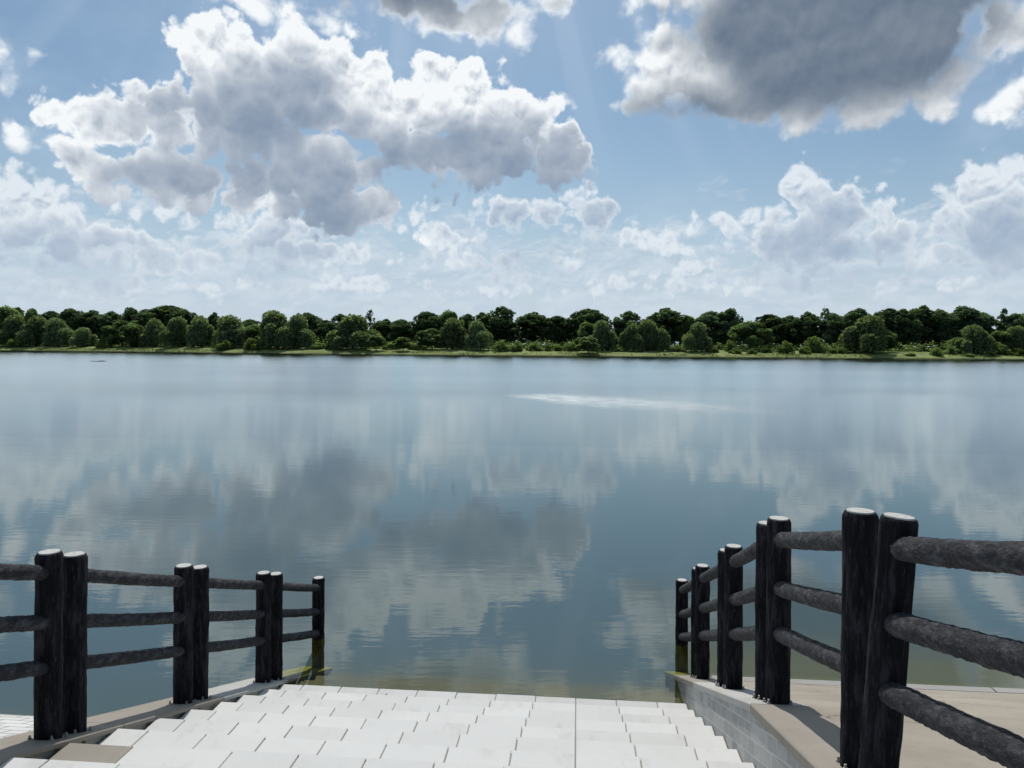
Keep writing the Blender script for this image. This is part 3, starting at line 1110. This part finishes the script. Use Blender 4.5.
for (px, py, sz, lb) in ((554, 764, 0.022, 'small dry brown leaf lying on the front steps left of the long straight joint'),
                         (607, 752, 0.018, 'small curled leaf on the steps just right of the long straight joint'),
                         (684, 745, 0.020, 'small brown leaf on the steps near the second joint from the right wall'),
                         (711, 733.5, 0.018, 'small dry leaf on the steps close to the right wall'),
                         (386, 695.5, 0.020, 'small leaf on the lowest dry step by the water'),
                         (188, 763, 0.022, 'small dry leaf on the near left steps right of the tan slab')):
    leaf_thing(px, py, step_z(px, py), sz, lb)
# heap of dead leaves caught in the left corner of the steps
mb = MB()
d = ray(240, 701.5)
zc = step_z(240, 701.5)
k = (zc - CAM_Z) / d.z
for i in range(46):
    c = Vector((d.x * k + random.gauss(0, 0.055), d.y * k + random.gauss(0, 0.05), zc + 0.004 + abs(random.gauss(0, 0.012))))
    u = Vector((random.gauss(0, 1), random.gauss(0, 1), random.gauss(0, .4))).normalized() * random.uniform(.012, .028)
    w = Vector((-u.y, u.x, random.gauss(0, .012))) * 0.6
    mb.face([mb.vert(c + u), mb.vert(c + w), mb.vert(c - u), mb.vert(c - w)], 0, random.random())
tag(mb.build('leaf_litter', M_LEAF), 'little heap of dead leaves caught at the left end of a step', 'leaf litter')
# floating branch far out on the left
d = ray(96, 361.5)
k = CAM_Z / -d.z
br = MB()
P0 = Vector((d.x * k, d.y * k, -0.05))
def stick(mb, a, b, r0, r1, n=7):
    ax = (b - a).normalized()
    u = ax.cross(Vector((0.1, 0.2, 1))).normalized(); w = ax.cross(u)
    A = [mb.vert(a + (u * math.cos(q * 6.2832 / n) + w * math.sin(q * 6.2832 / n)) * r0) for q in range(n)]
    B = [mb.vert(b + (u * math.cos(q * 6.2832 / n) + w * math.sin(q * 6.2832 / n)) * r1) for q in range(n)]
    for i in range(n):
        j = (i + 1) % n
        mb.face((A[i], A[j], B[j], B[i]))
    mb.face(A[::-1]); mb.face(B)
stick(br, P0 + Vector((-2.6, 0, -0.05)), P0 + Vector((0.4, 0.6, 0.10)), 0.05, 0.09)
stick(br, P0 + Vector((0.4, 0.6, 0.12)), P0 + Vector((2.4, 0.2, 0.0)), 0.09, 0.04)
stick(br, P0 + Vector((0.2, 0.5, 0.1)), P0 + Vector((1.4, 1.2, 0.32)), 0.05, 0.02)
stick(br, P0 + Vector((-1.0, 0.2, 0.0)), P0 + Vector((-0.5, -0.4, 0.35)), 0.06, 0.02)
tag(br.build('floating_branch', M_WOOD), 'dark branch floating on the lake near the far left bank', 'branch')

# ------------------------------------------------------------------ trees of the far bank
def leaves_mesh(name, mat, cen, nrm_up, size, tone, droop=None):
    """many small leaf sprays as one mesh; cen (n,3), droop gives hanging sprays a vertical length"""
    n = len(cen)
    a = rng.normal(size=(n, 3)); a[:, 2] *= 0.35
    a /= np.linalg.norm(a, axis=1)[:, None]
    b = rng.normal(size=(n, 3)); b[:, 2] *= 0.35
    if droop is not None:
        hangs = rng.uniform(size=n) < 0.5
        a = np.where(hangs[:, None], np.stack([rng.normal(0, .35, n), rng.normal(0, .35, n), -np.ones(n)], 1), a)
        a /= np.linalg.norm(a, axis=1)[:, None]
    b -= (a * b).sum(1)[:, None] * a
    b /= np.linalg.norm(b, axis=1)[:, None]
    sz = size * rng.uniform(0.6, 1.35, n)
    la = sz * (1.0 if droop is None else droop)
    A, B = a * la[:, None], b * (sz * 0.62)[:, None]
    bend = np.zeros((n, 3)); bend[:, 2] = -0.25 * sz
    v = np.empty((n, 4, 3))
    v[:, 0] = cen - A + bend; v[:, 1] = cen - B; v[:, 2] = cen + A + bend * 0.4; v[:, 3] = cen + B
    me = bpy.data.meshes.new(name)
    me.vertices.add(n * 4); me.vertices.foreach_set('co', v.reshape(-1))
    me.loops.add(n * 4); me.loops.foreach_set('vertex_index', np.arange(n * 4, dtype=np.int32))
    me.polygons.add(n)
    me.polygons.foreach_set('loop_start', np.arange(0, n * 4, 4, dtype=np.int32))
    me.polygons.foreach_set('loop_total', np.full(n, 4, dtype=np.int32))
    at = me.attributes.new('tone', 'FLOAT', 'FACE')
    at.data.foreach_set('value', np.clip(tone, 0, 1).astype(np.float32))
    me.materials.append(mat)
    me.update(); me.validate()
    return me


def clump_points(centres, radii, per):
    pts, tone = [], []
    for c, r in zip(centres, radii):
        n = int(per * r * r)
        d = rng.normal(size=(n, 3)); d /= np.linalg.norm(d, axis=1)[:, None]
        k = rng.uniform(0.55, 1.08, n) ** 0.6
        p = np.array(c) + d * (r * k)[:, None] * np.array([1, 1, 0.8])
        pts.append(p); tone.append(np.full(n, rng.uniform(0.1, 0.9)) + rng.normal(0, .18, n))
    return np.concatenate(pts), np.concatenate(tone)


def crown_round(name, mat, w=10.0, h=13.0, base=0.16, n_cl=34, lump=0.19, per=95, peak=0.0, sparse=1.0):
    """broad-leaved crown: clumps over an uneven dome, limbs' worth of gaps between them"""
    cs, rs = [], []
    for i in range(n_cl):
        u = rng.uniform(-0.75, 1.0); a = rng.uniform(0, 2 * math.pi)
        q = math.sqrt(max(0, 1 - u * u)) if u > 0 else math.sqrt(1 - 0.45 * u * u)
        wob = rng.uniform(0.5, 1.08)
        rr = w * lump * rng.uniform(0.55, 1.15)
        zc = h * (base + (1 - base) * 0.5 * (1 + u * 0.92)) - rr * 0.5 * max(u, 0) + peak * max(0, u) * rng.uniform(0, 1)
        R_ = max(0.1, w * 0.5 * q * wob - rr * 0.55)
        cs.append((R_ * math.cos(a), R_ * math.sin(a), zc)); rs.append(rr)
    for i in range(int(n_cl * 0.45)):      # stray sprays that break the outline
        u = rng.uniform(-0.2, 1.0); a = rng.uniform(0, 2 * math.pi)
        q = math.sqrt(max(0, 1 - u * u))
        rr = w * lump * rng.uniform(0.25, 0.5)
        zc = h * (base + (1 - base) * 0.5 * (1 + u * 0.92)) - rr + rng.uniform(0, 0.05) * h * max(u, 0)
        cs.append((w * 0.5 * q * rng.uniform(.85, 1.12) * math.cos(a), w * 0.5 * q * rng.uniform(.85, 1.12) * math.sin(a), zc)); rs.append(rr)
    for i in range(int(n_cl * 0.3)):
        a = rng.uniform(0, 6.28); q = rng.uniform(0, 0.25) * w
        cs.append((q * math.cos(a), q * math.sin(a), h * rng.uniform(base + .12, .8))); rs.append(w * lump * 0.9)
    pts, tone = clump_points(cs, rs, per * sparse)
    k = pts[:, 2] > 0.15
    return leaves_mesh(name, mat, pts[k], None, 0.36, tone[k])


def crown_willow(name, mat, w=13.0, h=11.5, n_dome=7, seed=0):
    """willow: several soft domes whose sprays hang towards the ground"""
    pts, tone = [], []
    domes = [(rng.uniform(-.1, .1) * w, 0, 1.0, w * 0.22)]
    for i in range(n_dome):
        a = rng.uniform(0, 6.28)
        k = rng.uniform(.15, 1.0)
        domes.append((w * 0.37 * k * math.cos(a), w * 0.34 * k * math.sin(a), rng.uniform(0.90, 1.0) - 0.46 * k ** 1.4 + rng.uniform(-.14, .06), w * rng.uniform(0.08, 0.20)))
    for (x, y, hh, r) in domes:
        n = int(420 * r)
        a = rng.uniform(0, 6.28, n); q = np.sqrt(rng.uniform(0, 1, n))
        top = h * hh - (r * 0.95) * (1 - np.sqrt(np.clip(1 - q * q, 0, 1))) - rng.exponential(0.25, n)
        hang = rng.uniform(0, 1, n) ** 1.5 * (top * 0.97) * (0.35 + 0.65 * q)
        strand = np.round(a * 9) * 3.1 + np.round(q * 5)
        t = 0.5 + 0.4 * np.sin(strand * 12.9898) + rng.normal(0, .15, n)
        pts.append(np.stack([x + r * q * np.cos(a), y + r * q * np.sin(a), top - hang], 1)); tone.append(t)
    pts = np.concatenate(pts); tone = np.concatenate(tone)
    k = pts[:, 2] > 0.2
    return leaves_mesh(name, mat, pts[k], None, 0.30, tone[k], droop=1.7)


def crown_shrub(name, mat, w=6.0, h=4.0, n_cl=18):
    cs, rs = [], []
    for i in range(n_cl):
        a = rng.uniform(0, 6.28); q = math.sqrt(rng.uniform(0, 1)) * 0.42 * w
        top = h * (1 - 0.55 * (q / (0.42 * w)) ** 2) * rng.uniform(0.6, 1.02)
        rr = w * rng.uniform(0.09, 0.16)
        cs.append((q * math.cos(a), q * math.sin(a), max(rr * .7, top - rr))); rs.append(rr)
        cs.append((q * math.cos(a), q * math.sin(a), max(rr * .6, (top - rr) * .5))); rs.append(rr * 1.1)
    pts, tone = clump_points(cs, rs, 120)
    k = pts[:, 2] > 0.05
    return leaves_mesh(name, mat, pts[k], None, 0.24, tone[k])


def trunk_mesh(name, h, r, limbs=5, spread=2.0):
    mb = MB()
    stick(mb, Vector((0, 0, -0.4)), Vector((0.1, 0.05, h * 0.45)), r, r * 0.72, 9)
    stick(mb, Vector((0.1, 0.05, h * 0.45)), Vector((0.0, 0.1, h)), r * 0.72, r * 0.3, 9)
    for i in range(limbs):
        a = i * 2.4 + 0.4
        z0 = h * (0.38 + 0.09 * i)
        stick(mb, Vector((0.08, 0.05, z0)), Vector((spread * math.cos(a), spread * math.sin(a), z0 + h * 0.38)), r * 0.42, r * 0.12, 6)
    return mesh_only(mb, name, M_TRUNK, True)


H0 = dict(dark=13.0, willow=11.5, mid=9.0, shrub=4.0, twiggy=14.0, small=6.0)
W0 = dict(dark=11.0, willow=13.0, mid=8.5, shrub=6.0, twiggy=5.5, small=5.5)
CROWNS = {
    'dark': [crown_round('crown', M_DARK, 11.0, 13.0, b, n, l, 80, pk) for b, n, l, pk in
             ((.10, 62, .13, .6), (.08, 54, .15, .4), (.12, 70, .12, 1.0), (.06, 50, .155, .3), (.10, 58, .14, 1.3))],
    'willow': [crown_willow('crown', M_WILLOW, 13.0, 11.5, n) for n in (11, 14, 10, 16, 12)],
    'mid': [crown_round('crown', M_MID, 8.5, 9.0, b, n, l, 120, .2) for b, n, l in ((.05, 28, .19), (.08, 34, .17), (.04, 24, .22))],
    'shrub': [crown_shrub('foliage', M_SHRUB, 6.0, 4.0, n) for n in (14, 18, 22, 16)],
    'twiggy': [crown_round('crown', M_DARK, 5.5, 14.0, .18, 26, .135, 120, .6, 0.8), crown_round('crown', M_MID, 5.5, 14.0, .2, 24, .13, 120, .9, 0.8)],
    'small': [crown_round('crown', M_WILLOW, 5.5, 6.0, .22, 20, .20, 190, .3), crown_round('crown', M_WILLOW, 5.5, 6.0, .16, 16, .22, 190, .2)],
}
TRUNKS = {
    'dark': trunk_mesh('trunk', 9.5, 0.34, 6, 3.0), 'willow': trunk_mesh('trunk', 7.0, 0.38, 5, 2.6), 'mid': trunk_mesh('trunk', 6.0, 0.22, 5, 2.0),
    'shrub': trunk_mesh('stem', 2.2, 0.09, 5, 1.0), 'twiggy': trunk_mesh('trunk', 12.0, 0.20, 6, 1.4), 'small': trunk_mesh('trunk', 4.4, 0.17, 5, 1.3),
}
CAT = dict(dark='tree', willow='tree', mid='tree', twiggy='tree', small='tree', shrub='shrub')
NAME = dict(dark='broadleaf_tree', willow='willow_tree', mid='bushy_tree', twiggy='twiggy_tree', small='young_tree', shrub='shrub')
random.seed(5)
count = {}


def plant(kind, px, ytop, wpx, off, label, group):
    p = shore_point(px)
    d = p.normalized()
    off += {'shrub': 2.5, 'small': 1.5}.get(kind, 6.0)
    p = p + d * off
    z0 = bank_z(off) - 0.1
    D = p.dot((CM.to_3x3() @ Vector((0, 0, -1))).normalized() * Vector((1, 1, 0)))
    dt = ray(px, ytop)
    ztop = CAM_Z + dt.z / math.hypot(dt.x, dt.y) * math.hypot(p.x, p.y)
    h = max(1.0, ztop - z0)
    w = wpx / F * p.y
    i = count.get(kind, 0); count[kind] = i + 1
    o = thing(NAME[kind], (p.x, p.y, z0), label, CAT[kind], group)
    o.rotation_euler = (0, 0, random.uniform(0, 6.28))
    sx = w / W0[kind]
    o.scale = (sx, sx, h / (H0[kind] * 0.985))
    me = CROWNS[kind][i % len(CROWNS[kind])]
    c = bpy.data.objects.new('foliage' if kind == 'shrub' else 'crown', me)
    COL.objects.link(c); c.parent = o
    t = bpy.data.objects.new('stem' if kind == 'shrub' else 'trunk', TRUNKS[kind])
    COL.objects.link(t); t.parent = o
    return o


G_B, G_F, G_S = 'dark trees along the skyline of the far bank', 'paler trees at the front of the far bank', 'shrubs along the far waterline'
BACK = [
    ('mid', 6, 306.5, 22, 'pale round treetop cut by the left edge of the picture'),
    ('mid', 17, 308, 20, 'pale rounded treetop second from the left edge'),
    ('mid', 32, 309.5, 14, 'small pale round treetop behind the second willow from the left'),
    ('dark', 50, 311, 20, 'low dark tree showing between the small pale round treetop and the first dark crown'),
    ('dark', 71, 309, 22, 'first tall dark crown from the left, above the lowest round willow'),
    ('dark', 92, 312, 24, 'dark broad tree in shade right of the first tall dark crown'),
    ('dark', 111, 311.5, 20, 'dark tree standing behind the dome shrub on the left bank'),
    ('dark', 132, 309.5, 20, 'dark tree left of the highest broad dome on the left'),
    ('dark', 166, 305.5, 40, 'highest and broadest dark dome of the left bank'),
    ('dark', 185, 311, 22, 'dark shoulder tree at the right side of the highest left dome'),
    ('dark', 214, 314, 12, 'small dark treetop poking above the pale willows'),
    ('dark', 250, 319.5, 20, 'low dark tree in the dip left of the big twin peaked willow'),
    ('dark', 309, 314.5, 20, 'dark round top just right of the big twin peaked willow'),
    ('dark', 326, 320, 20, 'low dark tree in the gap between two big willows'),
    ('dark', 341, 314.5, 16, 'dark treetop rising behind the left shoulder of the broad willow'),
    ('twiggy', 370, 310.5, 13, 'thin open topped tree right behind the broad willow'),
    ('dark', 385, 320.5, 22, 'low dark tree right of the thin open topped one'),
    ('dark', 402, 319.5, 22, 'dark tree behind the isolated pale sapling'),
    ('dark', 427, 313.5, 24, 'dark rounded tree left of a flat topped paler one'),
    ('mid', 448, 310.8, 22, 'flat topped mid green tree behind the darkest front willow'),
    ('dark', 467, 314, 18, 'dark tree between the flat topped one and a mid green one'),
    ('mid', 482, 313, 22, 'mid green rounded tree left of the tallest dark central tree'),
    ('dark', 502, 307.3, 26, 'tallest dark tree in the centre, with a ragged peak'),
    ('dark', 533, 314, 32, 'broad dark dome right of the tallest central tree'),
    ('dark', 557, 316, 22, 'small dark dome between two broader dark ones'),
    ('dark', 587, 310.8, 30, 'large dark tree rising behind the slim front willow'),
    ('dark', 600, 313.5, 18, 'dark shoulder tree above the slim front willow'),
    ('dark', 628, 311.8, 22, 'ragged dark tree between the slim willow and the wide willow'),
    ('dark', 666, 309.8, 30, 'large dark tree at the right end of the wide willow'),
    ('mid', 688, 317, 18, 'low grey green tree behind the bright lone willow'),
    ('dark', 711, 311.5, 28, 'dark tree right of the bright lone willow'),
    ('dark', 729, 310.5, 20, 'dark double headed tree next to a dip in the skyline'),
    ('dark', 770, 314.3, 28, 'dark dome behind the round grey green tree'),
    ('dark', 789, 316.3, 22, 'dark low tree right of the dark dome by the round grey green tree'),
    ('dark', 808, 313.8, 22, 'dark tree left of the thin tree that stands above the skyline'),
    ('twiggy', 825, 307.2, 13, 'thin tall tree that stands above the skyline left of the biggest willow'),
    ('dark', 834, 313.5, 22, 'dark tree under the right side of the thin tall one'),
    ('dark', 857, 310.5, 24, 'dark treetop above the left half of the biggest willow'),
    ('dark', 888, 308.5, 28, 'dark high crown above the right half of the biggest willow'),
    ('dark', 902, 309.8, 20, 'dark crown just right of the biggest willow'),
    ('dark', 922, 308, 28, 'dark crown left of the middle of the long dark wood on the right'),
    ('dark', 940, 309.8, 24, 'dark crown in the middle of the long dark wood on the right'),
    ('dark', 966, 308.5, 30, 'dark high crown above the three lobed willow'),
    ('dark', 983, 312.8, 20, 'dark crown at the right end of the long dark wood'),
    ('twiggy', 1004, 309.3, 14, 'pointed slim treetop near the right edge'),
    ('dark', 1014, 314, 20, 'dark tree beside the pointed slim treetop'),
    ('mid', 1026, 313, 20, 'mid green tree cut by the right edge of the picture'),
]
for i, (k, px, y, w, lb) in enumerate(BACK):
    plant(k, px, y, w * (1.55 if k == 'dark' else 1.3 if k == 'mid' else 1.0), 34 + (i * 37) % 13, lb, G_B)
FRONT = [
    ('willow', 14, 314.5, 30, 13, 'broad willow at the left edge of the far bank'),
    ('willow', 36, 316, 30, 11, 'second willow from the left, pale and round'),
    ('willow', 58, 318.5, 30, 12, 'third willow from the left with a slanting shoulder'),
    ('willow', 83, 327.5, 24, 9, 'lower round willow beside the dark gap on the left'),
    ('mid', 122, 321, 26, 14, 'mid green tree behind the dome shrub, right part'),
    ('mid', 135, 325, 20, 10, 'bushy green tree left of a dark gap below the highest dome'),
    ('willow', 155, 318.5, 24, 13, 'pale willow below the left side of the highest dark dome'),
    ('willow', 178, 317, 30, 12, 'pale willow below the right side of the highest dark dome'),
    ('willow', 201, 316, 28, 13, 'soft pale willow left of the small dark treetop'),
    ('willow', 231, 315.5, 40, 12, 'wide willow behind the small bank shrub on the left'),
    ('mid', 255, 325, 20, 15, 'low green tree behind the rounded bush left of the twin peaked willow'),
    ('willow', 277, 310.5, 40, 9, 'big twin peaked willow, left half'),
    ('willow', 297, 314, 30, 10, 'big twin peaked willow, right half'),
    ('willow', 353, 314.5, 44, 9, 'broad round willow with a dark underside, left of centre'),
    ('small', 376, 334.5, 13, 6, 'pale sapling at the right foot of the broad round willow'),
    ('small', 403, 337, 13, 6, 'isolated pale sapling on the grass left of the dark front pair'),
    ('mid', 432, 329, 22, 9, 'low dark green tree left of the darkest front willow'),
    ('willow', 453, 318, 28, 10, 'darkest front willow beside a paler one, near the centre'),
    ('willow', 478, 321, 28, 9, 'pale willow left of the tallest dark central tree'),
    ('mid', 586, 323, 18, 14, 'mid green tree at the left flank of the slim willow'),
    ('small', 588, 336.5, 17, 2.2, 'small dark stemmed tree at the very edge of the water'),
    ('willow', 602, 320.5, 26, 9, 'slim willow with a visible trunk above the waterside sapling'),
    ('willow', 632, 324, 24, 9, 'wide willow right of centre, left lobe'),
    ('willow', 648, 320.3, 30, 10, 'wide willow right of centre, tall middle'),
    ('willow', 661, 328.5, 20, 9, 'wide willow right of centre, low right lobe'),
    ('willow', 696, 322.5, 28, 7, 'bright lone willow with a narrow foot on a dark bank'),
    ('mid', 750, 321.5, 30, 16, 'round grey green tree in front of the dark wood'),
    ('willow', 866, 315.5, 44, 8, 'biggest willow, a tall pale green dome reaching to the ground'),
    ('mid', 888, 331, 13, 12, 'small grey green tree at the right foot of the biggest willow'),
    ('willow', 974, 325, 33, 7, 'three lobed pale willow in front of the long dark wood'),
    ('mid', 1000, 331.5, 20, 11, 'mid green tree between the three lobed willow and the right edge'),
    ('willow', 1017, 326, 30, 9, 'pale yellowish willow at the right edge of the far bank'),
]
for (k, px, y, w, off, lb) in FRONT:
    plant(k, px, y, w * 1.34, off, lb, G_F)
SHRUBS = [
    (104, 334, 19, 7, 'dome shaped shrub on the left bank beside the dark gap'),
    (13, 338, 14, 6, 'bright low shrub under the willows at the left edge'),
    (225, 338.5, 17, 3, 'round shrub by the water below the wide left willow'),
    (251, 336.5, 25, 5, 'wide rounded bush left of the twin peaked willow'),
    (262, 336, 12, 6, 'small bush touching the left foot of the twin peaked willow'),
    (318, 341, 18, 10, 'pale low shrub in the gap right of the twin peaked willow'),
    (334, 340, 18, 10, 'pale low shrub left of the broad round willow'),
    (392, 340.5, 20, 12, 'hedge like shrub between the two pale saplings'),
    (416, 341, 20, 12, 'hedge like shrub right of the isolated pale sapling'),
    (500, 338.5, 17, 6, 'feathery shrub under the tallest dark central tree'),
    (516, 340, 18, 7, 'rounded shrub right of the feathery central one'),
    (535, 341, 20, 10, 'low shrub below the broad dark central dome'),
    (553, 341.5, 20, 10, 'low shrub below the small dark central dome'),
    (570, 341, 20, 10, 'low shrub left of the waterside sapling'),
    (618, 344, 16, 10, 'low shrub between the slim willow and the wide willow'),
    (676, 344.5, 18, 10, 'low shrub at the left foot of the bright lone willow'),
    (712, 345, 16, 8, 'low shrub at the right foot of the bright lone willow'),
    (731, 338.5, 15, 12, 'light shrub left of the round grey green tree'),
    (736, 347, 14, 5, 'dark bush by the water below the light shrub'),
    (752, 348, 11, 3, 'small dark bush by the water below the round grey green tree'),
    (765, 344, 18, 9, 'shrub on the bank right of the round grey green tree'),
    (785, 339, 18, 6, 'bushy bright shrub below the dark low wood'),
    (814, 334.5, 22, 11, 'tall loose shrub below the thin tall tree'),
    (806, 345, 18, 6, 'shrub on the bank left of the biggest willow'),
    (828, 345.5, 20, 8, 'long low shrub left of the biggest willow'),
    (843, 347, 14, 7, 'small shrub touching the biggest willow'),
    (910, 352.5, 14, 2.5, 'flat tuft of shrub at the water below the dark wood'),
    (937, 346.5, 15, 2.5, 'bright shrub at the water left of the three lobed willow'),
    (951, 343.5, 20, 8, 'shrub behind the bright waterside shrub'),
    (968, 353, 14, 2.5, 'flat tuft of shrub at the water below the three lobed willow'),
    (990, 348.5, 16, 4, 'dull green shrub by the water right of the three lobed willow'),
    (1000, 342.5, 20, 7, 'dome shrub below the mid green tree near the right edge'),
    (1018, 347, 18, 5, 'dark shrub by the water at the right edge'),
]
for (px, y, w, off, lb) in SHRUBS:
    plant('shrub', px, y, w, off, lb, G_S)


# the deep wood behind: reads as one mass
def woods():
    n = 60000
    px = rng.uniform(-330, 1350, n)
    off = rng.uniform(46, 80, n)
    pts = np.empty((n, 3)); tone = np.empty(n)
    for i in range(n):
        p = shore_point(px[i]); p = p + p.normalized() * off[i]
        hh = 9.6 + 1.8 * mn.noise(Vector((p.x * 0.05, p.y * 0.05, 0))) + 1.8 * mn.noise(Vector((p.x * 0.16, p.y * 0.16, 5)))
        inside = -20 < px[i] < 1044
        if not inside:
            hh += 3.0
        pts[i] = (p.x, p.y, 1.3 + hh * rng.uniform(0, 1) - 0.6)
        tone[i] = 0.5 + 0.5 * mn.noise(Vector((p.x * 0.12, p.y * 0.12, pts[i][2] * 0.2))) + rng.normal(0, .15)
    me = leaves_mesh('deep_woods', M_DARK, pts, None, 0.85, tone)
    o = bpy.data.objects.new('deep_woods', me); COL.objects.link(o)
    tag(o, 'deep dark wood filling the space behind the bank trees', 'woods', None, 'stuff')


woods()


def bank_plants(name, label, cat, n, size, offs, zr, mat, gate, sink=0.0):
    px = rng.uniform(-250, 1280, n)
    off = rng.uniform(offs[0], offs[1], n)
    pts, tone = [], []
    for i in range(n):
        g = mn.noise(Vector((px[i] * 0.035, off[i] * 0.12, 7.7 + offs[0]))) + 0.6 * mn.noise(Vector((px[i] * 0.13, off[i] * .3, 2.2)))
        if g < gate:
            continue
        p = shore_point(px[i]); p = p + p.normalized() * off[i]
        top = zr * (0.55 + min(0.75, max(0, g - gate)))
        pts.append((p.x, p.y, bank_z(off[i]) + 0.1 + top * rng.uniform(0, 1)))
        tone.append(0.5 + 0.7 * mn.noise(Vector((px[i] * 0.11, off[i] * .2, 1.0))) + rng.normal(0, .15))
    me = leaves_mesh(name, mat, np.array(pts), None, size, np.array(tone))
    o = bpy.data.objects.new(name, me); COL.objects.link(o)
    tag(o, label, cat, None, 'stuff')


bank_plants('bank_grass', 'tufts of bright grass along the far waterline', 'grass', 9000, 0.26, (0.8, 5), 0.45, M_REED, 0.02)
bank_plants('undergrowth', 'low pale undergrowth between the far bank and the trees', 'undergrowth', 15000, 0.36, (17, 28), 3.6, M_SHRUB, -0.12)
